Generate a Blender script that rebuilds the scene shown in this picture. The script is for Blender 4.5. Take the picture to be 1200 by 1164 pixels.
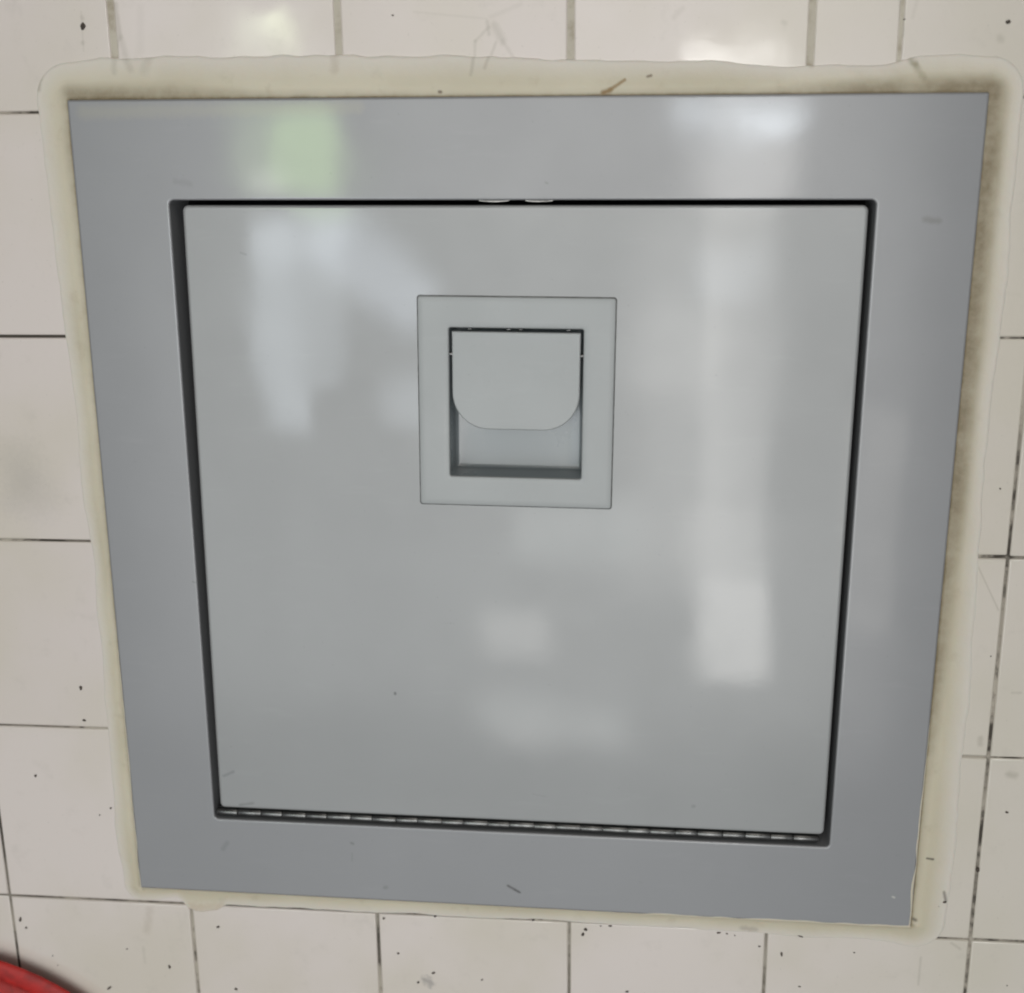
import bpy, bmesh, math, random
from mathutils import Matrix, Vector, noise
random.seed(7)
S = bpy.context.scene
for o in list(bpy.data.objects): bpy.data.objects.remove(o)
COL = S.collection

# ------------------------------------------------------------------ camera
cd = bpy.data.cameras.new('camera'); cam = bpy.data.objects.new('camera', cd); COL.objects.link(cam)
cd.sensor_fit = 'HORIZONTAL'; cd.sensor_width = 36; cd.lens = 42.533
cd.clip_start = 0.01; cd.clip_end = 50
rot = Matrix(((0.9956, -0.0138, 0.0922), (0.0926, 0.2583, -0.9616), (-0.0105, 0.9660, 0.2584)))
cam.matrix_world = Matrix.Translation((0.2251, -0.5439, 0.3716)) @ rot.to_4x4()
cd.dof.use_dof = True; cd.dof.focus_distance = 0.565; cd.dof.aperture_fstop = 7.0
S.camera = cam
S.render.resolution_x, S.render.resolution_y = 1024, 993

# ------------------------------------------------------------------ light
W = bpy.data.worlds.new('World'); S.world = W; W.use_nodes = True
W.node_tree.nodes['Background'].inputs[0].default_value = (1.0, 0.97, 0.93, 1)
W.node_tree.nodes['Background'].inputs[1].default_value = 0.13
S.view_settings.view_transform = 'Standard'; S.view_settings.look = 'None'
S.view_settings.exposure = -0.12; S.view_settings.gamma = 1

def area(name, w, h, L, col, loc, rx):
    """rectangular lamp; L = its radiance"""
    l = bpy.data.lights.new(name, 'AREA'); l.shape = 'RECTANGLE'
    l.size = w; l.size_y = h; l.color = col; l.energy = L*w*h*math.pi
    o = bpy.data.objects.new(name, l); COL.objects.link(o); o.location = loc; o.rotation_euler = (rx, 0, 0)
    return o
# The bright side of the room, 2.6 m in front of the wall: pale wall with two windows,
# one lamp whose emission varies over its face (soft-edged panes), as the gloss paint mirrors it.
RY = -2.6
room = area('room_light', 3.6, 4.2, 1.0, (1, 1, 1), (-0.05, RY, -0.55), math.radians(90))
room.data.use_nodes = True
def build_room(nt):
    N = nt.nodes; K = nt.links; em = N['Emission']
    pos = N.new('ShaderNodeNewGeometry').outputs['Position']
    wn = N.new('ShaderNodeTexNoise'); wn.inputs['Scale'].default_value = 4.0; wn.inputs['Detail'].default_value = 4; K.new(pos, wn.inputs['Vector'])
    def vm(op, a, b):
        n = N.new('ShaderNodeVectorMath'); n.operation = op
        for q, v in ((0, a), (1, b)):
            if isinstance(v, bpy.types.NodeSocket): K.new(v, n.inputs[q])
            else: n.inputs[q].default_value = v
        return n.outputs[0]
    def mt(op, a, b):
        n = N.new('ShaderNodeMath'); n.operation = op
        for q, v in ((0, a), (1, b)):
            if isinstance(v, bpy.types.NodeSocket): K.new(v, n.inputs[q])
            else: n.inputs[q].default_value = v
        return n.outputs[0]
    warp = vm('MULTIPLY', vm('SUBTRACT', wn.outputs['Color'], (.5, .5, .5)), (.10, 0, .10))
    pw = vm('ADD', pos, warp)
    total = None
    def box(px0, py0, px1, py1, L, col, soft, ang=0, straight=False):
        nonlocal total
        a = mirror_pt((px0+px1)/2, py0); b = mirror_pt((px0+px1)/2, py1); c = mirror_pt(px0, (py0+py1)/2); d = mirror_pt(px1, (py0+py1)/2)
        cx, cz = (c[0]+d[0])/2, (a[1]+b[1])/2; hx, hz = abs(d[0]-c[0])/2, abs(a[1]-b[1])/2
        mp = N.new('ShaderNodeMapping'); mp.vector_type = 'TEXTURE'; K.new(pos if straight else pw, mp.inputs[0])
        mp.inputs['Location'].default_value = (cx, RY, cz); mp.inputs['Rotation'].default_value = (0, math.radians(ang), 0)
        sp = N.new('ShaderNodeSeparateXYZ'); K.new(mp.outputs[0], sp.inputs[0]); m = []
        for ax, h in (('X', hx), ('Z', hz)):
            r = N.new('ShaderNodeMapRange'); r.interpolation_type = 'SMOOTHSTEP'; K.new(mt('ABSOLUTE', sp.outputs[ax], 0), r.inputs[0])
            r.inputs['From Min'].default_value = h+soft/2; r.inputs['From Max'].default_value = max(h-soft/2, 0); m.append(r.outputs[0])
        v = N.new('ShaderNodeVectorMath'); v.operation = 'SCALE'; v.inputs[0].default_value = tuple(x*L for x in col); K.new(mt('MULTIPLY', m[0], m[1]), v.inputs['Scale'])
        total = v.outputs[0] if total is None else vm('ADD', total, v.outputs[0])
    for b in ROOM: box(*b)
    K.new(vm('ADD', total, (0.40, 0.44, 0.48)), em.inputs['Color']); em.inputs['Strength'].default_value = 1
def mirror_pt(px, py):
    """where the view ray through a pixel of the photograph, mirrored in the hatch, meets the window side of the room"""
    f = 1417.78; d = rot @ Vector(((px-600)/f, -(py-582)/f, -1.0)); s = 0.5439/d.y; t = (0-RY)/d.y
    return 0.2251+(s+t)*d.x, 0.3716+(s+t)*d.z
COOL = (0.84, 0.92, 1.0); WHITE = (1, 0.98, 0.95); GREEN = (0.60, 1.0, 0.32); WARM = (1, 0.95, 0.86); NEU = (1, 1, .99)
ROOM = [(150, -150, 1078, 860, 1.15, NEU, .45), (230, 100, 1000, 800, .35, NEU, .6), (430, -150, 1010, 250, .75, WARM, .35), (60, -250, 980, 1120, .30, (.92, .98, 1), .8), (560, -150, 1130, 900, .35, WARM, .5),
    (1000, 480, 1066, 738, .9, WARM, .05), (330, 880, 900, 1200, .30, NEU, .5),
    (278, 120, 402, 232, 2.62, (.75, 1, .55), .07), (325, 132, 398, 215, 3.6, GREEN, .06), (300, 200, 345, 236, 2.80, WHITE, .06), (350, 240, 400, 256, 3.15, GREEN, .03),
    (285, 24, 352, 62, 6.30, (.85, 1, .70), .05), (325, 24, 350, 66, 4.90, (.9, 1, .6), .04),
    (300, 264, 358, 500, 4.2, COOL, .06), (358, 250, 402, 440, 2.27, COOL, .05), (360, 292, 520, 352, 4.20, (.80, .88, 1), .09, 32), (300, 240, 420, 300, 1.93, COOL, .08, -30), (455, 435, 520, 490, 2.80, COOL, .09),
    (800, 45, 916, 82, 11.05, WHITE, .018, 0, True), (790, 112, 936, 152, 6.30, COOL, .07), (855, 132, 925, 165, 5.60, COOL, .05), (800, 165, 925, 235, 2.45, WHITE, .12),
    (826, 100, 914, 792, 2.3, WHITE, .06, 0, True), (735, 240, 860, 690, 1.7, WHITE, .22), (820, 285, 905, 350, 2.10, COOL, .10), (740, 360, 850, 450, 1.40, WHITE, .12, 20),
    (812, 685, 904, 793, 2.9, WHITE, .07, 0, True), (795, 600, 906, 690, 1.10, WHITE, .09),
    (600, 590, 752, 660, 1.7, (.93, 1, .98), .13), (568, 722, 646, 776, 2.4, WHITE, .08), (556, 822, 735, 872, 1.8, (.97, 1, .97), .14, 5), (585, 850, 650, 890, 1.05, WHITE, .1)]
build_room(room.data.node_tree)
# weak fill lamp added above the viewer, so tiles darken towards left and bottom
area('overhead_fill', 0.6, 0.5, 2.3, (1, 0.93, 0.85), (0.36, -0.80, 1.18), math.radians(40))

# ------------------------------------------------------------------ helpers
def obj(name, me, mat=None, parent=None, **props):
    o = bpy.data.objects.new(name, me); COL.objects.link(o)
    if mat and not me.materials: me.materials.append(mat)
    if parent: o.parent = parent
    for k, v in props.items(): o[k] = v
    return o

def mesh(name, verts, faces, smooth=True, attr=None):
    me = bpy.data.meshes.new(name); me.from_pydata(verts, [], faces); me.update()
    bm = bmesh.new(); bm.from_mesh(me); bmesh.ops.recalc_face_normals(bm, faces=bm.faces); bm.to_mesh(me); bm.free()
    for p in me.polygons: p.use_smooth = smooth
    if attr:
        for an, vals in attr.items():
            a = me.attributes.new(an, 'FLOAT', 'POINT')
            for i, v in enumerate(vals): a.data[i].value = v
    return me

def rrect(x0, x1, z0, z1, r, ns=36, nc=6):
    """rounded rectangle, counter-clockwise from the bottom-left, constant point count"""
    r = max(r, 1e-5); P = []
    def arc(cx, cz, a0):
        for k in range(1, nc): a = a0+math.pi/2*k/nc; P.append((cx+r*math.cos(a), cz+r*math.sin(a)))
    def side(a, b):
        for k in range(ns+1): t = k/ns; P.append((a[0]+(b[0]-a[0])*t, a[1]+(b[1]-a[1])*t))
    side((x0+r, z0), (x1-r, z0)); arc(x1-r, z0+r, -math.pi/2)
    side((x1, z0+r), (x1, z1-r)); arc(x1-r, z1-r, 0)
    side((x1-r, z1), (x0+r, z1)); arc(x0+r, z1-r, math.pi/2)
    side((x0, z1-r), (x0, z0+r)); arc(x0+r, z0+r, math.pi)
    return P
def lerp(a, b, t): return a+(b-a)*t
def mixloop(A, B, t): return [(lerp(a[0], b[0], t), lerp(a[1], b[1], t)) for a, b in zip(A, B)]
def loft(loops, cap=False):
    """loops: list of (points2d, y or function)"""
    v, f = [], []; n = len(loops[0][0])
    for P, y in loops:
        for (x, z) in P: v.append((x, y(x, z) if callable(y) else y, z))
    for k in range(len(loops)-1):
        for i in range(n):
            j = (i+1) % n; f.append((k*n+i, k*n+j, (k+1)*n+j, (k+1)*n+i))
    if cap: f.append(tuple((len(loops)-1)*n+i for i in range(n)))
    return v, f
def grow(R, d): return (R[0]-d, R[1]+d, R[2]-d, R[3]+d)
def wave(x, z, s, seed): return noise.noise(Vector((x*s, z*s, seed)))

# ---- node helpers
class NT:
    def __init__(self, name):
        self.m = bpy.data.materials.new(name); self.m.use_nodes = True
        self.t = self.m.node_tree; self.b = self.t.nodes['Principled BSDF']
        self.pos = self.new('ShaderNodeNewGeometry').outputs['Position']
    def new(self, ty, **kw):
        n = self.t.nodes.new(ty)
        for k, v in kw.items(): setattr(n, k, v)
        return n
    def link(self, a, b): self.t.links.new(a, b)
    def put(self, inp, v):
        if isinstance(v, bpy.types.NodeSocket): self.link(v, inp)
        else: inp.default_value = v
    def math(self, op, a, b=0.0, c=None, clamp=False):
        n = self.new('ShaderNodeMath', operation=op, use_clamp=clamp); self.put(n.inputs[0], a); self.put(n.inputs[1], b)
        if c is not None: self.put(n.inputs[2], c)
        return n.outputs[0]
    def noise(self, scale, detail=3, rough=0.5, vec=None, dim=None):
        n = self.new('ShaderNodeTexNoise'); n.inputs['Scale'].default_value = scale
        n.inputs['Detail'].default_value = detail; n.inputs['Roughness'].default_value = rough
        self.link(vec or self.pos, n.inputs['Vector']); return n.outputs['Fac']
    def ramp(self, fac, a, b, lo=0.0, hi=1.0):
        n = self.new('ShaderNodeMapRange', interpolation_type='SMOOTHSTEP'); self.put(n.inputs['Value'], fac)
        n.inputs['From Min'].default_value = a; n.inputs['From Max'].default_value = b
        n.inputs['To Min'].default_value = lo; n.inputs['To Max'].default_value = hi; return n.outputs[0]
    def mix(self, fac, a, b):
        n = self.new('ShaderNodeMix', data_type='RGBA'); self.put(n.inputs['Factor'], fac)
        for s, v in ((n.inputs[6], a), (n.inputs[7], b)):
            if isinstance(v, bpy.types.NodeSocket): self.link(v, s)
            else: s.default_value = (*v, 1)
        return n.outputs[2]
    def bump(self, h, strength, dist=0.001, normal=None):
        n = self.new('ShaderNodeBump'); n.inputs['Strength'].default_value = strength; n.inputs['Distance'].default_value = dist
        self.link(h, n.inputs['Height'])
        if normal: self.link(normal, n.inputs['Normal'])
        return n.outputs[0]
    def set(self, **kw):
        for k, v in kw.items():
            i = self.b.inputs[k.replace('_', ' ')]
            if isinstance(v, bpy.types.NodeSocket): self.link(v, i)
            elif isinstance(v, tuple): i.default_value = (*v, 1)
            else: i.default_value = v

# stroke mask group: distance to a segment A-B in the wall plane, ragged edge
def make_stroke_group():
    g = bpy.data.node_groups.new('stroke', 'ShaderNodeTree')
    for n in ('P', 'A', 'B'): g.interface.new_socket(n, in_out='INPUT', socket_type='NodeSocketVector')
    for n in ('Width', 'Rag'): g.interface.new_socket(n, in_out='INPUT', socket_type='NodeSocketFloat')
    g.interface.new_socket('Mask', in_out='OUTPUT', socket_type='NodeSocketFloat')
    I = g.nodes.new('NodeGroupInput'); O = g.nodes.new('NodeGroupOutput')
    def vm(op, a, b=None):
        n = g.nodes.new('ShaderNodeVectorMath'); n.operation = op; g.links.new(a, n.inputs[0])
        if b is not None:
            if op == 'SCALE': g.links.new(b, n.inputs['Scale'])
            else: g.links.new(b, n.inputs[1])
        return n
    def mt(op, a, b, clamp=False):
        n = g.nodes.new('ShaderNodeMath'); n.operation = op; n.use_clamp = clamp
        for s, v in ((n.inputs[0], a), (n.inputs[1], b)):
            if isinstance(v, (int, float)): s.default_value = v
            else: g.links.new(v, s)
        return n.outputs[0]
    ap = vm('SUBTRACT', I.outputs['P'], I.outputs['A']).outputs[0]
    ab = vm('SUBTRACT', I.outputs['B'], I.outputs['A']).outputs[0]
    d1 = vm('DOT_PRODUCT', ap, ab).outputs['Value']; d2 = vm('DOT_PRODUCT', ab, ab).outputs['Value']
    h = mt('DIVIDE', d1, d2, True)
    d = vm('LENGTH', vm('SUBTRACT', ap, vm('SCALE', ab, h).outputs[0]).outputs[0]).outputs['Value']
    tn = g.nodes.new('ShaderNodeTexNoise'); tn.inputs['Scale'].default_value = 420; tn.inputs['Detail'].default_value = 2
    g.links.new(I.outputs['P'], tn.inputs['Vector'])
    rg = mt('MULTIPLY', mt('SUBTRACT', tn.outputs['Fac'], 0.5), I.outputs['Rag'])
    q = mt('ADD', mt('DIVIDE', d, I.outputs['Width']), rg)
    m = g.nodes.new('ShaderNodeMapRange'); m.interpolation_type = 'SMOOTHSTEP'
    g.links.new(q, m.inputs['Value']); m.inputs['From Min'].default_value = 1.45; m.inputs['From Max'].default_value = 0.05
    g.links.new(m.outputs[0], O.inputs[0]); return g
STROKE = make_stroke_group()
def marks(nt, col, lst):
    """lst: (x0,z0,x1,z1,width_mm,strength,colour,rag)"""
    fl = nt.new('ShaderNodeVectorMath', operation='MULTIPLY'); nt.link(nt.pos, fl.inputs[0]); fl.inputs[1].default_value = (1, 0, 1)
    for (x0, z0, x1, z1, w, s, c, rag) in lst:
        n = nt.new('ShaderNodeGroup'); n.node_tree = STROKE
        nt.link(fl.outputs[0], n.inputs['P']); n.inputs['A'].default_value = (x0, 0, z0); n.inputs['B'].default_value = (x1+1e-5, 0, z1)
        n.inputs['Width'].default_value = w*0.001; n.inputs['Rag'].default_value = rag
        col = nt.mix(nt.math('MULTIPLY', n.outputs[0], s), col, c)
    return col

# photograph pixel (1200x1164) -> point (x, z) of the tile face; used for the marks' places only
import itertools
def wall_xz(px, py):
    f = 1417.78; d = rot @ Vector(((px-600)/f, -(py-582)/f, -1.0)); s = 0.5439/d.y
    return 0.2251+s*d.x, 0.3716+s*d.z
def mk(px0, py0, px1, py1, w, s, c, rag=0.8):
    a = wall_xz(px0, py0); b = wall_xz(px1, py1); return (*a, *b, w, s, c, rag)
DIRT = (0.05, 0.04, 0.03); GREY = (0.28, 0.25, 0.19); BROWN = (0.20, 0.13, 0.05)

# ------------------------------------------------------------------ materials
def mat_tile():
    n = NT('glazed_tile')
    rnd = n.new('ShaderNodeObjectInfo').outputs['Random']
    base = n.mix(rnd, (0.635, 0.57, 0.53), (0.675, 0.61, 0.57))
    base = n.mix(n.ramp(n.noise(9, 4), 0.40, 0.68), base, (0.605, 0.55, 0.475))      # old yellowed film
    sx = n.new('ShaderNodeSeparateXYZ'); n.link(n.pos, sx.inputs[0])
    yl = n.math('MULTIPLY', n.ramp(sx.outputs['X'], 0.20, 0.44), n.ramp(n.noise(7, 3), 0.25, 0.6, 0.25, 0.6))
    base = n.mix(yl, base, (0.575, 0.54, 0.455))      # yellower tint, heavier to the right
    base = n.mix(n.ramp(n.noise(700, 2), 0.68, 0.76, 0, 0.25), base, (0.34, 0.31, 0.27))
    base = n.mix(n.ramp(n.noise(60, 5, 0.65), 0.55, 0.75, 0, 0.14), base, (0.36, 0.33, 0.28))
    L = [mk(135, 5, 141, 45, 1.3, .42, GREY), mk(141, 45, 148, 70, 2.0, .30, GREY), mk(138, 50, 134, 70, 1.0, .25, GREY), mk(165, 10, 164, 60, 2.2, .10, GREY),
         mk(571, 25, 573, 40, 1.0, .35, GREY), mk(573, 32, 557, 48, .8, .3, GREY), mk(557, 48, 555, 85, .8, .28, GREY), mk(579, 30, 589, 48, 2.0, .35, GREY),
         mk(589, 48, 600, 65, 1.0, .22, GREY), mk(581, 50, 573, 72, .8, .3, GREY), mk(485, 14, 570, 22, .6, .15, GREY), mk(575, 20, 610, 5, 1.2, .15, GREY),
         mk(20, 545, 40, 580, 15, .22, (0.25, .24, .23), .9), mk(30, 560, 10, 590, 8, .12, (0.25, .24, .23), .9),
         mk(1141, 653, 1170, 715, .45, .40, GREY, .3), mk(1056, 0, 1057, 40, 1.2, .40, (.27, .26, .22), 1.2), mk(1070, 20, 1075, 0, 1, .15, GREY),
         mk(1183, 908, 1189, 909, 2.1, .50, GREY), mk(1149, 865, 1149, 872, 1.6, .45, GREY), mk(1172, 45, 1173, 46, 1.8, .35, GREY),
         mk(1100, 340, 1195, 345, 1, .05, GREY), mk(1186, 812, 1196, 812, .8, .3, GREY), mk(176, 1065, 172, 1090, 2.5, .20, BROWN, 1.5), mk(168, 1110, 170, 1128, 1, .2, GREY),
         mk(500, 1149, 503, 1152, 3.0, .65, (.16, .15, .15), 2.0), mk(1079, 1122, 1076, 1154, .7, .35, GREY), mk(918, 26, 920, 27, 1.2, .3, GREY), mk(800, 10, 790, 20, 1.4, .2, GREY),
         mk(97, 50, 97, 51, 1.1, .4, GREY), mk(96, 20, 97, 22, 1.0, .3, GREY), mk(95, 14, 98, 60, .5, .18, GREY), mk(1115, 1105, 1125, 1112, .9, .35, GREY)]
    base = marks(n, base, [(*q[:5], q[5]*.75, *q[6:]) for q in L])
    h = n.noise(22, 2); h2 = n.noise(260, 2)
    nb = n.bump(h, 0.14, 0.0012); nb = n.bump(h2, 0.02, 0.0003, nb)
    n.set(Base_Color=base, Roughness=n.ramp(n.noise(30, 4), 0.3, 0.7, 0.045, 0.10), Specular_IOR_Level=0.5, Normal=nb)
    return n.m

def mat_grout():
    n = NT('dirty_grout')
    sep = n.new('ShaderNodeSeparateXYZ'); n.link(n.pos, sep.inputs[0])
    dark = n.ramp(n.noise(38, 5, 0.7), 0.40, 0.56)
    dark = n.math('MULTIPLY', dark, n.ramp(n.noise(9, 3), 0.38, 0.60, 0.0, 1.0)); dark = n.math('SUBTRACT', 1.0, dark)
    low = n.mix(dark, (0.40, 0.36, 0.30), (0.05, 0.042, 0.032))
    top = n.mix(n.ramp(n.noise(60, 4, 0.7), 0.45, 0.70), (0.50, 0.46, 0.38), (0.33, 0.28, 0.21))
    a = n.ramp(sep.outputs['Z'], 0.403, 0.408)
    c = n.mix(a, low, top)
    # lower joints between x=.1 and .3 were wiped paler
    b = n.math('MULTIPLY', n.ramp(sep.outputs['X'], 0.12, 0.16), n.ramp(sep.outputs['X'], 0.34, 0.33))
    b = n.math('MULTIPLY', b, n.ramp(sep.outputs['Z'], 0.0, -0.002))
    c = n.mix(n.math('MULTIPLY', b, 0.75), c, n.mix(dark, (0.36, 0.33, 0.28), (0.16, 0.14, 0.11)))
    n.set(Base_Color=c, Roughness=0.85, Normal=n.bump(n.noise(900, 3), 0.6, 0.0004)); return n.m

def mat_sealant():
    n = NT('yellowed_silicone')
    a = n.new('ShaderNodeAttribute', attribute_name='edge_brown').outputs['Fac']
    e = n.new('ShaderNodeAttribute', attribute_name='feather').outputs['Fac']
    base = n.mix(n.ramp(n.noise(14, 4), 0.35, 0.65), (0.535, 0.485, 0.365), (0.595, 0.545, 0.425))
    base = n.mix(n.ramp(n.noise(90, 4, .6), 0.56, 0.72, 0, 0.22), base, (0.33, 0.27, 0.17))
    base = n.mix(n.math('MULTIPLY', e, 0.9), base, (0.645, 0.60, 0.54))
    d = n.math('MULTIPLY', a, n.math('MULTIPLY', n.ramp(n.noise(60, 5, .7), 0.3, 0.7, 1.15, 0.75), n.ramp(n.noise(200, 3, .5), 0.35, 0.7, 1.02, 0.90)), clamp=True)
    base = n.mix(d, base, (0.21, 0.165, 0.095))  # brown tint, strongest next to the frame
    L = [mk(707, 109, 715, 106, 1.2, .95, (0.22, .13, .04)), mk(713, 107, 732, 94, .85, .85, (0.25, .16, .06)), mk(515, 108, 517, 108, .8, .9, (.10, .06, .03)), mk(759, 90, 763, 89, .7, .8, (.14, .09, .05)),
         mk(135, 70, 134, 85, 1.5, .25, GREY, 1.5), mk(148, 68, 153, 82, 1.8, .25, GREY, 1.5), mk(175, 66, 170, 84, 2.4, .2, GREY, 1.5), mk(393, 66, 392, 82, 2.2, .22, (.3, .2, .12), 1.5),
         mk(555, 68, 552, 88, .9, .3, GREY), mk(573, 66, 568, 80, .9, .3, GREY), mk(952, 66, 951, 76, 1.6, .35, (.3, .22, .14)), mk(1057, 58, 1072, 76, 1.6, .5, (.22, .19, .11), 1.2),
         mk(1072, 76, 1082, 92, 1.6, .35, (.22, .19, .11), 1.2), mk(225, 1062, 262, 1064, 3.0, .35, (.42, .31, .17), 1.5), mk(235, 1075, 255, 1076, 1.4, .45, (.35, .25, .13), 1.5),
         mk(50, 76, 46, 105, 1.3, .35, (.28, .25, .17), 1.2), mk(1128, 1050, 1135, 1090, 1.4, .3, GREY, 1.4), mk(1086, 1005, 1093, 1006, .7, .8, DIRT), mk(1106, 1045, 1108, 1055, .9, .6, DIRT), mk(1070, 1076, 1072, 1077, 1.1, .7, DIRT),
         mk(1115, 1097, 1140, 1101, 1.2, .4, BROWN, 1.4), mk(870, 1087, 885, 1089, 1.8, .35, (.2, .17, .13), 1.4)]
    base = marks(n, base, L)
    nb = n.bump(n.noise(120, 4), 0.40, 0.0010); nb = n.bump(n.noise(900, 2), 0.15, 0.0002, nb)
    n.set(Base_Color=base, Roughness=0.45, Specular_IOR_Level=0.35, Normal=nb, Subsurface_Weight=0.12, Subsurface_Scale=0.002)
    return n.m

def mat_paint(name, base, rough, coat, coat_rough, L=(), spec=0.5, bump=0.012):
    n = NT(name)
    c = n.mix(n.ramp(n.noise(16, 4), 0.3, 0.7), base, tuple(v*1.035 for v in base))
    c = n.mix(n.ramp(n.noise(520, 2, .6), 0.70, 0.80, 0, 0.30), c, tuple(v*0.55 for v in base))
    st = n.new('ShaderNodeMapping'); st.inputs['Rotation'].default_value = (0, .5, 0); st.inputs['Scale'].default_value = (1, 1, 5); n.link(n.pos, st.inputs[0])
    c = n.mix(n.ramp(n.noise(26, 5, .65, st.outputs[0]), 0.55, 0.78, 0, 0.10), c, tuple(v*1.5 for v in base))   # dried wipe marks
    c = marks(n, c, L)
    nb = n.bump(n.noise(550, 2), bump, 0.0004)
    rr = n.ramp(n.noise(24, 5, .6), 0.3, 0.7, rough-0.04, rough+0.04)
    n.set(Base_Color=c, Roughness=rr, Specular_IOR_Level=spec, Normal=nb, Coat_Weight=coat,
          Coat_Roughness=n.ramp(n.noise(18, 5, .6), 0.42, 0.66, coat_rough*0.8, coat_rough*1.5), Coat_Normal=nb)
    return n.m
HM = [mk(596, 1035, 608, 1042, .8, .9, (.035, .03, .028)), mk(604, 1040, 610, 1043, .5, .9, (.03, .03, .03)), mk(464, 810, 464, 811, .75, .9, (.04, .04, .04)), mk(264, 907, 275, 902, .9, .45, (.10, .10, .11)),
      mk(263, 992, 268, 985, 1.4, .35, (.12, .12, .13)), mk(413, 985, 415, 986, .8, .6, (.1, .1, .1)), mk(452, 1037, 454, 1037, 1.2, .4, (.1, .1, .1)), mk(1083, 257, 1098, 259, 1.6, .5, (.12, .11, .10), 1.2),
      mk(208, 213, 225, 216, 1.6, .28, (.13, .12, .13), 1.6), mk(284, 296, 290, 298, .6, .4, (.12, .12, .12)), mk(812, 942, 813, 942, 1.1, .4, (.12, .12, .12)), mk(1045, 1048, 1047, 1049, .6, .6, (.6, .58, .52)),
      mk(283, 941, 298, 939, .9, .4, (.08, .08, .08)), mk(414, 997, 414, 1006, .5, .3, (.12, .12, .12)), mk(690, 425, 692, 426, .6, .0, GREY), mk(625, 928, 640, 931, .5, .15, (.12, .12, .12)),
      mk(100, 132, 420, 126, 3.4, .35, (.34, .32, .24), .7), mk(640, 214, 642, 215, .5, .5, (.1, .1, .1)), mk(228, 680, 231, 681, .5, .5, (.1, .1, .1))]
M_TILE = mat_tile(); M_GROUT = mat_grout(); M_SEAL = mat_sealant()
M_FRAME = mat_paint('grey_gloss_enamel', (0.221, 0.223, 0.230), 0.46, 1.0, 0.072, HM, 0.6)
M_DOOR = mat_paint('door_pale_grey_enamel', (0.252, 0.257, 0.256), 0.46, 1.0, 0.055, HM, 0.6)
M_LATCH = mat_paint('grey_satin_plastic', (0.350, 0.365, 0.365), 0.42, 0.15, 0.3, (), 0.5, 0.015)
def plain(name, c, rough, metal=0, bump=0.2, scale=600):
    n = NT(name); cc = n.mix(n.ramp(n.noise(scale*0.4, 4), 0.35, 0.7), c, tuple(v*0.6 for v in c))
    n.set(Base_Color=cc, Roughness=rough, Metallic=metal, Normal=n.bump(n.noise(scale, 3), bump, 0.0003)); return n.m
M_DARK = plain('dark_liner_metal', (0.035, 0.037, 0.036), 0.7)
M_HINGE = plain('worn_hinge_steel', (0.16, 0.16, 0.157), 0.27, 0.9)
M_STEEL = plain('bare_bright_steel', (0.40, 0.39, 0.37), 0.3, 0.9)
M_SPECK = plain('dried_dirt', (0.075, 0.058, 0.045), 0.8, 0, 0.5, 1500)
M_RED = plain('red_plastic', (0.44, 0.012, 0.008), 0.6, 0, 0.05, 300)

# ------------------------------------------------------------------ tiled wall
CUT = (-0.0184, 0.3660, 0.0140, 0.3975)            # opening cut through the tiles, hidden by the frame
wall = bpy.data.objects.new('tiled_wall', None); COL.objects.link(wall); wall.location = (0.2, 0, -0.3)
wall['label'] = 'wall of old off-white glazed square tiles with dirty joints around the grey hatch'; wall['category'] = 'wall'
def to_wall(o): o.parent = wall; o.matrix_parent_inverse = Matrix.Translation((-0.2, 0, 0.3))
v, f = loft([(rrect(-0.3, 0.7, -0.3, 0.7, 1e-4, 2, 2), 0.03), (rrect(-0.3, 0.7, -0.3, 0.7, 1e-4, 2, 2), 0.0006), (rrect(*CUT, 1e-4, 2, 2), 0.0006), (rrect(*CUT, 1e-4, 2, 2), 0.03)])
to_wall(obj('grout_bed', mesh('grout_bed', v, f, False), M_GROUT))

def tile_mesh(poly, cx, cz):
    bm = bmesh.new(); vs = [bm.verts.new((x-cx, 0, z-cz)) for x, z in poly]; fc = bm.faces.new(vs); bm.normal_update()
    if fc.normal.y > 0: fc.normal_flip()
    r = bmesh.ops.extrude_face_region(bm, geom=[fc]); top = [g for g in r['geom'] if isinstance(g, bmesh.types.BMFace)][0]
    for g in r['geom']:
        if isinstance(g, bmesh.types.BMVert): pass
    # the extruded copy is the front; push the original back
    for vv in vs: vv.co.y = 0.007
    ed = [e for e in top.edges]
    vert_e = [e for e in bm.edges if e not in ed and (e.verts[0] in top.verts) != (e.verts[1] in top.verts)]
    bmesh.ops.bevel(bm, geom=vert_e+ed, offset=0.0009, segments=3, profile=0.5, affect='EDGES', clamp_overlap=True)
    bmesh.ops.recalc_face_normals(bm, faces=bm.faces)
    me = bpy.data.meshes.new('tile')
    for q in bm.faces: q.smooth = True
    big = max(bm.faces, key=lambda q: q.calc_area() if abs(q.normal.y) > .99 and q.calc_center_median().y < .001 else 0); big.smooth = False
    bm.to_mesh(me); bm.free(); return me
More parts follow.
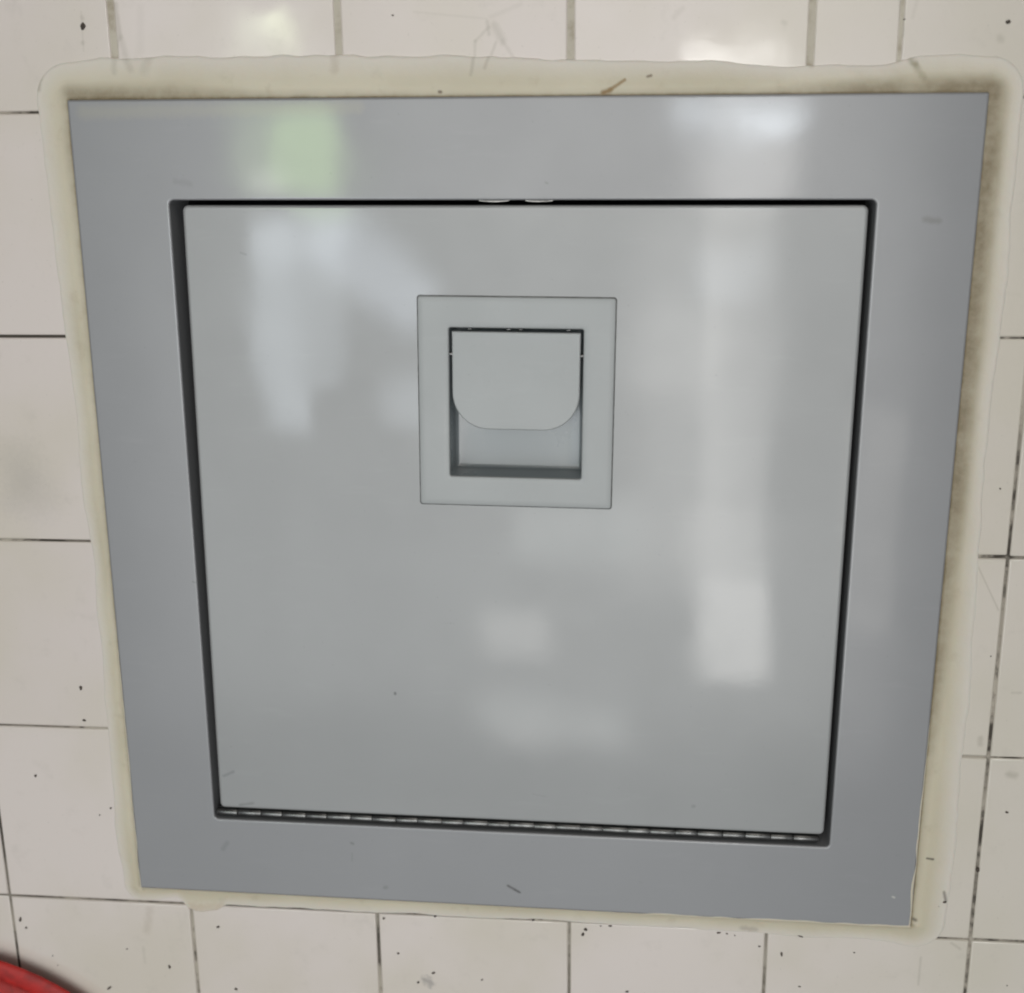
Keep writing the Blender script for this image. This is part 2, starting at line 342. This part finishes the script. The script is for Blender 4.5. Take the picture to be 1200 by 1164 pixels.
def clip_poly(x0, x1, z0, z1):
    """rectangle minus CUT (axis-aligned), as a polygon; None when hidden"""
    c0, c1, d0, d1 = CUT
    if x1 <= c0 or x0 >= c1 or z1 <= d0 or z0 >= d1: return [(x0, z0), (x1, z0), (x1, z1), (x0, z1)], True
    L_, R_, B_, T_ = x0 < c0, x1 > c1, z0 < d0, z1 > d1
    n = L_+R_+B_+T_
    if n == 0: return None, False
    if n == 1:
        if L_: x1 = c0
        if R_: x0 = c1
        if B_: z1 = d0
        if T_: z0 = d1
        if x1-x0 < .004 or z1-z0 < .004: return None, False
        return [(x0, z0), (x1, z0), (x1, z1), (x0, z1)], False
    if L_ and B_: return [(x0, z0), (x1, z0), (x1, d0), (c0, d0), (c0, z1), (x0, z1)], False
    if R_ and B_: return [(x0, z0), (x1, z0), (x1, z1), (c1, z1), (c1, d0), (x0, d0)], False
    if L_ and T_: return [(x0, z0), (c0, z0), (c0, d1), (x1, d1), (x1, z1), (x0, z1)], False
    if R_ and T_: return [(c1, z0), (x1, z0), (x1, z1), (x0, z1), (x0, d1), (c1, d1)], False
    return None, False
VG = {-1: .9, 0: .8, 1: .75, 2: .75, 3: .7, 4: .8}          # half joint widths, mm
full = {}
for i in range(-3, 7):
    for j in range(-3, 7):
        segs = [(i*0.1, (i+1)*0.1)]
        if (i, j) == (3, 4): segs = [(0.3, 0.3364), (0.3364, 0.4)]
        for (a, b) in segs:
            ga = gb = 0.00062
            if j >= 4: ga = gb = 0.0013
            if (i, j) == (3, 4):
                if b < .35: gb = .0006
                else: ga = .0006
            x0, x1, z0, z1 = a+ga, b-gb, j*0.1+0.0005, (j+1)*0.1-0.0005
            # real walls are never perfectly set out
            poly, isfull = clip_poly(x0, x1, z0, z1)
            if not poly: continue
            cx, cz = (a+b)/2, (j+.5)*0.1
            key = (round(x0-cx, 5), round(x1-cx, 5)) if isfull else None
            if key in full and key is not None: me = full[key]
            else:
                me = tile_mesh(poly, cx, cz); me.materials.append(M_TILE)
                if key is not None: full[key] = me
            t = obj('tile', me)
            t.location = (cx+random.uniform(-.00022, .00022), random.uniform(-.0002, .0002), cz+random.uniform(-.0002, .0002))
            k = 0.0035 if isfull else 0.0018
            t.rotation_euler = (random.uniform(-k, k), random.uniform(-.0025, .0025), random.uniform(-k, k))
            to_wall(t)

# dried dirt flecks, all one part
flecks = [(97,31,3.2,4.2,0),(95,806,2.2,4.2,0),(99,844,2.6,1.6,0),(42,909,2.2,2.2,.6),(130,947,1.6,1.6,0),(117,955,1.2,1.2,0),(128,1158,5,1.9,.6),(199,1133,2.2,3.6,.2),(256,1086,3.4,1.8,.1),(277,1159,2.4,2.2,0),
 (24,1077,1.8,4.4,-.2),(31,1087,1.8,1.6,0),(450,1076,2,2,0),(510,1074,2,1.4,0),(467,1117,2,1.7,0),(508,1140,3.2,1.8,.1),(490,1151,2,2,0),(565,1148,2,1,.5),(625,1078,2.2,1.6,0),(686,1089,3.4,2.2,0),(683,1095,2.2,3,0),(715,1085,3.6,1.2,0),(704,1085,1.2,1,0),
 (842,1093,3.2,1.2,.1),(852,1094,1.6,1,0),(861,1096,1,1,0),(890,1109,1.6,1.2,0),(916,1118,1.6,4,.1),(938,1097,5,1.6,-.4),(937,1156,2.2,1,0),(1001,1116,1.6,.9,0),(1107,1057,3.2,2.2,0),(735,1162,2.4,1.4,0),(1180,952,2,1.3,-.3),(1182,26,3.2,2,0),
 (1146,1020,2,4,0),(68,1131,.8,.8,0),(149,1112,2.2,.9,0),(1161,769,1,1,0),(1172,573,1,1,0),(1180,1155,.9,.9,0),(940,880,0,0,0),(460,18,1.2,.8,0),(62,1120,1,.8,0),(1060,23,1,.7,0),(1100,1062,.9,.9,0)]
vs, fs = [], []
for (px, py, rx, rz, an) in flecks:
    if rx == 0: continue
    x, z = wall_xz(px, py); k = len(vs); n = 9; s = 0.00041
    yb = -0.00025
    for q in range(n):
        a = q/n*2*math.pi; r = random.uniform(.7, 1.2); u, w = rx*s*r*math.cos(a), rz*s*r*math.sin(a)
        vs.append((x+u*math.cos(an)-w*math.sin(an), 0.0006, z+u*math.sin(an)+w*math.cos(an)))
    for q in range(n):
        p = vs[k+q]; vs.append((lerp(x, p[0], .8), yb-0.0002, lerp(z, p[2], .8)))
    vs.append((x, yb-.0004, z))
    for q in range(n):
        q2 = (q+1) % n; fs += [(k+q, k+q2, k+n+q2, k+n+q), (k+n+q, k+n+q2, k+2*n)]
o = obj('dirt_fleck', mesh('dirt_fleck', vs, fs), M_SPECK, kind='stuff'); to_wall(o)

# ------------------------------------------------------------------ chute hatch
hatch = bpy.data.objects.new('chute_hatch', None); COL.objects.link(hatch)
hatch.location = (0.17368, 0, 0.2057); hatch.rotation_euler = (0, 0.0079, 0)
hatch['label'] = 'square grey painted metal rubbish chute hatch with recessed pull latch, set into the white tiles'; hatch['category'] = 'chute hatch'
FR = (-0.19808, 0.19808, -0.19758, 0.19758)
OP = (-0.1547, 0.1554, -0.1546, 0.1544)
FY = -0.0024
def fy(x, z):
    e = 0.00016*wave(x, z, 14, 3.1)+0.00005*wave(x, z, 40, 8.1)
    r = max(0, abs(x)-0.17)/0.028; return FY+e*0.8+0.00045*r*r*(x > 0)
A = rrect(*grow(FR, -.0008), .0006); B = rrect(*grow(OP, .0009), .0030)
loops = [(rrect(*FR, .0008), 0.002), (rrect(*FR, .0008), lambda x, z: fy(x, z)+.0008), (rrect(*grow(FR, -.00025), .0008), lambda x, z: fy(x, z)+.00025)]
for t_ in (0, .01, .03, .08, .16, .25, .35, .45, .55, .65, .75, .84, .92, .97, .99, 1): loops.append((mixloop(A, B, t_), fy))
for k in range(1, 6):
    a = k/5*math.pi/2; loops.append((rrect(*grow(OP, .0009*(1-math.sin(a))), .0030-.0009*math.sin(a)), (lambda dy: lambda x, z: fy(x, z)+dy)(.0009*(1-math.cos(a)))))
loops.append((rrect(*OP, .0021), 0.022))
v, f = loft(loops); frame = obj('frame', mesh('frame', v, f), M_FRAME, hatch)
# striker: two worn bright lips under the top edge of the opening
vs, fs = [], []
def blob_strip(x0, x1, z, y, h, d):
    n = 14; k0 = len(vs)
    for i in range(n+1):
        t = i/n; e = math.sin(math.pi*t)**.45; x = lerp(x0, x1, t); hh = h*e*(1+.25*wave(x, z, 400, 2))
        for (yy, zz) in ((y, z+.0003), (y-d*e, z-hh*.3), (y-d*e*.8, z-hh), (y+.006, z-hh)): vs.append((x, yy, zz))
    for i in range(n):
        a = k0+i*4
        for q in range(3): fs.append((a+q, a+q+1, a+q+5, a+q+4))
blob_strip(-0.0150, -0.0015, .1541, FY+.0013, .0006, .0003); blob_strip(.0055, .0175, .1541, FY+.0013, .0006, .0003)
obj('striker', mesh('striker', vs, fs), M_STEEL, frame)

v, f = loft([(rrect(*grow(OP, .0004), .0021, 2, 2), 0.0205), (rrect(*grow(OP, .0004), .0021, 2, 2), 0.12)], cap=True)
obj('chute_liner', mesh('chute_liner', v, f), M_DARK, hatch)

# door
DY = -0.0022
def dl(P):      # the door's left edge leans a little
    out = []
    for x, z in P:
        t = (z+.15)/.30; xl = lerp(-.1515, -.1490, t); k = (.1525-x)/(.1525+.1515); out.append((lerp(.1525, xl, k), z))
    return out
DR = (-.1515, .1525, -.1482, .1522)
LC = (0.0012, 0.0642); LA = 0.006                  # latch centre and turn
def lrot(P): return [(LC[0]+x*math.cos(LA)+z*math.sin(LA), LC[1]-x*math.sin(LA)+z*math.cos(LA)) for x, z in P]
def dyf(x, z):
    r2 = (x*x+z*z)/0.045
    return DY - 0.00035*(1-r2) + 0.00022*wave(x, z, 11, 5.5) + 0.00005*wave(x, z, 34, 1.5)
HOLE = lrot(rrect(-.0345, .0345, -.0385, .0385, .002))
A = dl(rrect(*grow(DR, -.0012), .0014))
loops = [(dl(rrect(*DR, .003)), 0.016)]
for k in range(0, 6):
    a = k/6*math.pi/2; loops.append((dl(rrect(*grow(DR, -.0012*(1-math.cos(a))), .0026-.0012*(1-math.cos(a)))), (lambda dy: lambda x, z: dyf(x, z)+dy)(.0012*(1-math.sin(a)))))
for t_ in [0, .004, .012, .03]+[k/16 for k in range(1, 16)]+[.98, 1]: loops.append((mixloop(A, HOLE, t_), dyf))
loops.append((HOLE, 0.004))
v, f = loft(loops); door = obj('door', mesh('door', v, f), M_DOOR, hatch)

# latch: housing with recess, paddle, pins
LY = DY-0.0003-0.0010
PL = (-.0444, .0444, -.0482, .0482); RC = (-.0304, .0304, -.0345, .0344)
def L3(o2, dz=0): return [(P, y) for P, y in o2]
R_ = lambda R, r: lrot(rrect(*R, r, 10, 5))
lp = [(R_(PL, .0012), LY+.0016), (R_(PL, .0012), LY+.0004), (R_(grow(PL, -.00015), .0012), LY+.00012), (R_(grow(PL, -.0004), .0010), LY)]
for k in range(1, 6): lp.append((mixloop(R_(grow(PL, -.0004), .0010), R_(grow(RC, .0006), .0014), k/5), LY))
lp += [(R_(grow(RC, .0002), .0012), LY+.0002), (R_(RC, .0010), LY+.0007), (R_(RC, .0010), LY+.0018)]
v, f = loft(lp); lh = obj('latch_housing', mesh('latch_housing', v, f), M_LATCH, door)
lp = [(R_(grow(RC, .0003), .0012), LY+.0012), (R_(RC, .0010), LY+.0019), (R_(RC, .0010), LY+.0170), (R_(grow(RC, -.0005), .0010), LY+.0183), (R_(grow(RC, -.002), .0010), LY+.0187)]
v, f = loft(lp, cap=True); obj('latch_pocket', mesh('latch_pocket', v, f), mat_paint('pocket_shaded_blue_grey', (.205, .23, .24), .30, .6, .12, (), .6), door)  # recess shade put into the colour: pocket darker than the plate
# thin grey strip added as the shadow line round the plate
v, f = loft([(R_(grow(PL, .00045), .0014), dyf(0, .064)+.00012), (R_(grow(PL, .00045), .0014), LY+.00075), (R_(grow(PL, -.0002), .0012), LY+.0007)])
obj('latch_seam_shade', mesh('latch_seam_shade', v, f), plain('grey_seam_shade', (.19, .195, .19), .7), door)
def paddle_outline(ins):
    x0, x1, zt, zb = -.0291+ins, .0291-ins, .0326-ins, -.0122+ins; rx, rz = .0165-ins, .0170-ins; P = []
    for k in range(13): P.append((lerp(x0, x1, k/12), zt))
    for k in range(1, 9): P.append((x1, lerp(zt, zb+rz, k/8)))
    for k in range(1, 13): a = -k/12*math.pi/2; P.append((x1-rx+rx*math.cos(a), zb+rz+rz*math.sin(a)))
    for k in range(1, 9): P.append((lerp(x1-rx, x0+rx, k/8), zb))
    for k in range(1, 13): a = -math.pi/2-k/12*math.pi/2; P.append((x0+rx+rx*math.cos(a), zb+rz+rz*math.sin(a)))
    for k in range(1, 8): P.append((x0, lerp(zb+rz, zt, k/8)))
    return lrot(P)
PY = LY+.0006
lp = [(paddle_outline(.0008), PY+.0050), (paddle_outline(0), PY+.0046), (paddle_outline(0), PY+.0006), (paddle_outline(.00018), PY+.0002), (paddle_outline(.0006), PY)]
v, f = loft(lp); n = len(lp[0][0])
f.append(tuple(range(n))); 
me = mesh('latch_paddle', v, f)
bm = bmesh.new(); bm.from_mesh(me)
ring = [vv for vv in list(bm.verts)[4*n:5*n]] if False else None
bm.verts.ensure_lookup_table(); fc = bm.faces.new([bm.verts[4*n+i] for i in range(n)]); fc.smooth = False
bmesh.ops.recalc_face_normals(bm, faces=bm.faces); bm.to_mesh(me); bm.free()
obj('latch_paddle', me, M_LATCH, door)
def tube(p, q, r, n=12, caps=True):
    p, q = Vector(p), Vector(q); d = (q-p).normalized(); u = d.orthogonal().normalized(); w = d.cross(u); v, f = [], []
    for c, rr in ((p, r*.98), (p+d*r*.05, r), (q-d*r*.05, r), (q, r*.98)):
        for k in range(n): a = 2*math.pi*k/n; v.append(tuple(c+u*rr*math.cos(a)+w*rr*math.sin(a)))
    for s in range(3):
        for k in range(n): j = (k+1) % n; f.append((s*n+k, s*n+j, (s+1)*n+j, (s+1)*n+k))
    f.append(tuple(range(n))); f.append(tuple(3*n+k for k in range(n))); return v, f
for sx in (-1, 1):
    (a, b), (c, d) = lrot([(sx*.0288, .0222), (sx*.0308, .0222)]); v, f = tube((a, PY+.0016, b), (c, PY+.0016, d), .0010)
    obj('latch_pin', mesh('latch_pin', v, f), M_HINGE, door)
vs, fs = [], []
for xx in (-.021, -.0035, .0020, .0235):
    (a, b), = lrot([(xx, .0337)]); v, f = tube((a-.0009, PY+.0014, b), (a+.0009, PY+.0014, b), .00045, 8)
    k = len(vs); vs += v; fs += [tuple(i+k for i in q) for q in f]
obj('latch_spring', mesh('latch_spring', vs, fs), M_HINGE, door)

# piano hinge along the bottom
hinge = obj('hinge', None, None, hatch) if False else None
HZ0 = -.1513; HY = -.0002; HR = .0019
v, f = tube((-.1535, HY, HZ0), (.1505, HY, HZ0), .0009, 10)
hinge = obj('hinge', mesh('hinge', v, f), M_HINGE, hatch)
# leaves running back from the barrel to the frame and to the door
for nm, z0, z1 in (('hinge_leaf', HZ0-.0026, HZ0-.0018), ('hinge_leaf', HZ0+.0016, HZ0+.0022)):
    vv = [(x, y, z) for x in (-.153, .150) for y in (HY+.0008, .016) for z in (z0, z1)]
    ff = [(0, 1, 3, 2), (4, 5, 7, 6), (0, 1, 5, 4), (2, 3, 7, 6), (0, 2, 6, 4), (1, 3, 7, 5)]
    obj(nm, mesh(nm, vv, ff, False), M_DARK, hinge)
N = 26; x = -.1535; pitch = (.1505+.1535)/N
shared = {}
for k in range(N):
    ln = pitch+(.0007 if k % 2 else -.0007)
    if k % 2 not in shared:
        v, f = tube((0, 0, 0), (ln-.0004, 0, 0), HR, 28); shared[k % 2] = mesh('hinge_knuckle', v, f); shared[k % 2].materials.append(M_HINGE)
    o = obj('hinge_knuckle', shared[k % 2], None, hinge); o.location = (x, HY+random.uniform(-.00008, .00008), HZ0+random.uniform(-.00012, .00012)); o.rotation_euler = (random.uniform(0, 6), 0, random.uniform(-.012, .012)); x += ln

# ------------------------------------------------------------------ sealant bead
hw = Matrix.Translation((0.17368, 0, 0.2057)) @ Matrix.Rotation(0.0079, 4, 'Y')
NS, NC = 150, 10
base_n = 4*(NS+1)+4*(NC-1)
def interp(cp, t):
    for (a, va), (b, vb) in zip(cp, cp[1:]):
        if t <= b: u = (t-a)/(b-a); u = u*u*(3-2*u); return lerp(va, vb, u)
    return cp[-1][1]
# side order: bottom (left->right), right (bottom->top), top (right->left), left (top->bottom)
WID = [[(0, 8.5), (.05, 6), (.058, 12.5), (.075, 14.5), (.098, 13.0), (.115, 9), (.3, 8.6), (.5, 8.4), (.8, 8.8), (.97, 9.5), (1, 11)],
       [(0, 16), (.1, 18), (.35, 16.5), (.6, 14), (.85, 14.5), (1, 14)],
       [(0, 14), (.07, 15), (.12, 11), (.2, 12), (.3, 13.5), (.42, 15), (.55, 16.5), (.75, 18), (.95, 17.5), (1, 15)],
       [(0, 14), (.2, 13), (.4, 11), (.55, 9), (.8, 10), (.95, 11), (1, 9)]]
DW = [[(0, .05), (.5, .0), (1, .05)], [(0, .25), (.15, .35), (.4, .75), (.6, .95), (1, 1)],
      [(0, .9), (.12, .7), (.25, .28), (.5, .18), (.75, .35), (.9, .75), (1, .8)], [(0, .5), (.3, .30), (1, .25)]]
DEEP = [[(0, 0), (1, 0)], [(0, .1), (.3, .6), (1, 1)], [(0, 1), (.2, .3), (.7, .2), (1, .9)], [(0, .5), (1, .3)]]
def side_t(i):
    per = (NS+1)+(NC-1); s = i//per; k = i % per
    if k <= NS: return s, k/NS, 0
    return s, 1.0, (k-NS)/NC
def val(tab, i):
    s, t, c = side_t(i); a = interp(tab[s], t)
    if c: b = tab[(s+1) % 4][0][1]; a = lerp(a, b, c)
    return a
prof = [0, .05, .10, .16, .24, .34, .46, .58, .70, .82, .92, .98, 1.0]
V, F, edge_brown, fea = [], [], [], []
wid = []
for i in range(base_n):
    p = rrect(*FR, .0008, NS, NC)[0] if False else None
    wid.append(val(WID, i))
base_loop = rrect(*FR, .0008, NS, NC)
for i, (x, z) in enumerate(base_loop):
    wid[i] = (wid[i]*(1+.06*wave(x, z, 30, 1.2)+.04*wave(x, z, 140, 3.3)) + 1.3*wave(x, z, 32, 9)+.25*wave(x, z, 110, 2))*0.001
# per-point outward points come from expanded rounded rectangles
OV = [[(0, .3), (.04, .0), (.6, 0), (.7, .8), (1, .9)], [(0, .8), (.05, 1.1), (.22, .5), (.3, 0), (1, 0)], [(0, 0), (1, 0)], [(0, 0), (.6, 0), (.75, .5), (1, .6)]]
inner = rrect(*grow(FR, -.003), .0005, NS, NC)
QL = 48
cache = [rrect(*grow(FR, .020*q/QL), .0008+.020*q/QL, NS, NC) for q in range(QL+1)]
def outp(i, d):
    q = max(0, min(QL-1e-6, d/.020*QL)); k = int(q); a, b = cache[k][i], cache[k+1][i]; return lerp(a[0], b[0], q-k), lerp(a[1], b[1], q-k)
for i, (x0, z0) in enumerate(base_loop):
    w = wid[i]; deep = val(DEEP, i); dw = val(DW, i); s_, t_, c_ = side_t(i)
    ov = val(OV, i)*.001*max(0, 1+1.1*wave(x0, z0, 90, 6.6))
    for q in (0, 1):
        d = -ov*(1-q*.55); u = -d/.003; b = inner[i]; x, z = lerp(x0, b[0], u), lerp(z0, b[1], u)
        top_y = fy(x, z); V.append((x, lerp(-.0013+.0009*deep, top_y-(.00002 if q == 0 else .0003), min(1, ov/.0003)), z)); edge_brown.append(.1); fea.append(.3)
    for t in prof:
        x, z = outp(i, w*t)
        lo = -.0009+.0005*deep; hi = -.0011
        if s_ == 0: lo = -.0021
        pk = .30+.12*deep
        if t < pk: u = t/pk; u = u*u*(3-2*u); y = lerp(lo, hi, u)
        else: u = (t-pk)/(1-pk); y = lerp(hi, -.00030, u**.7)
        y += .00022*wave(x, z, 60, 4.4)*(1 if .1 < t < .95 else 0)*(1.2-t) + .00010*wave(x, z, 200, 2.2)*(1-t)
        wx, wz = 0.17368+x, 0.2057+z
        for (bx, bz, br, bh) in ((.0118, .4173, .0035, .0009), (.330, .4105, .004, .0010), (.283, .4085, .003, .0007), (.0090, -.0060, .006, .0010), (.345, .0280, .004, .0006), (.362, .18, .006, .0006), (.316, .4105, .0035, .0007)):
            q = ((wx-bx)**2+(wz-bz)**2)/br**2
            if q < 4: y -= bh*math.exp(-q*1.6)
        if t == 1.0: y = .0004 if s_ == 2 else -.0001
        V.append((x, y, z))
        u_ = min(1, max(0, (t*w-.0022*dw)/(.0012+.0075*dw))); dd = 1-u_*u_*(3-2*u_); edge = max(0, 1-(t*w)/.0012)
        edge_brown.append(min(1, dw*dd+edge*.75*(0.35 if s_ == 0 else 1))); fea.append(min(1, max(0, (t-.40)/.55)))
m_ = len(prof)+2
for i in range(base_n):
    j = (i+1) % base_n
    for k in range(m_-1): F.append((i*m_+k, j*m_+k, j*m_+k+1, i*m_+k+1))
me = mesh('silicone_sealant', V, F, True, {'edge_brown': edge_brown, 'feather': fea})
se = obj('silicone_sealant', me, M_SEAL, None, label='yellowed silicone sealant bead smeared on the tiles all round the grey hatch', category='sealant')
se.matrix_world = hw

# ------------------------------------------------------------------ red basin in the lower left corner
ax, az = wall_xz(0, 1121)
RB = 0.135; bc = (ax+0.0045-RB*.29, 0, az+0.0025-RB*.956)
bk = bpy.data.objects.new('red_basin', None); COL.objects.link(bk); bk.location = (bc[0], 0, bc[2]-RB)
bk['label'] = 'red plastic round basin in the bottom left corner, leaning on the tiles'; bk['category'] = 'basin'
def lathe(prof, n=96):
    v, f = [], []
    for r, y in prof:
        for k in range(n): a = 2*math.pi*k/n; v.append((r*math.cos(a), y, RB+r*math.sin(a)))
    for q in range(len(prof)-1):
        for k in range(n): j = (k+1) % n; f.append((q*n+k, q*n+j, (q+1)*n+j, (q+1)*n+k))
    return v, f
P = [(.001, -.040), (.060, -.040), (.078, -.0395), (.086, -.037), (.092, -.032), (.110, -.016), (.121, -.0085), (.126, -.0065)]
v, f = lathe(P+[(r-.0015, y+.002) for r, y in P[::-1]]); obj('body', mesh('body', v, f), M_RED, bk)
P = [(.1290+.0060*math.cos(a), -.0072+.0022*math.sin(a)) for a in [2*math.pi*k/16 for k in range(17)]]
v, f = lathe(P); obj('rim', mesh('rim', v, f), M_RED, bk)

# ------------------------------------------------------------------ render
S.render.engine = 'CYCLES'
S.cycles.pixel_filter_type = 'BLACKMAN_HARRIS'; S.cycles.filter_width = 2.0
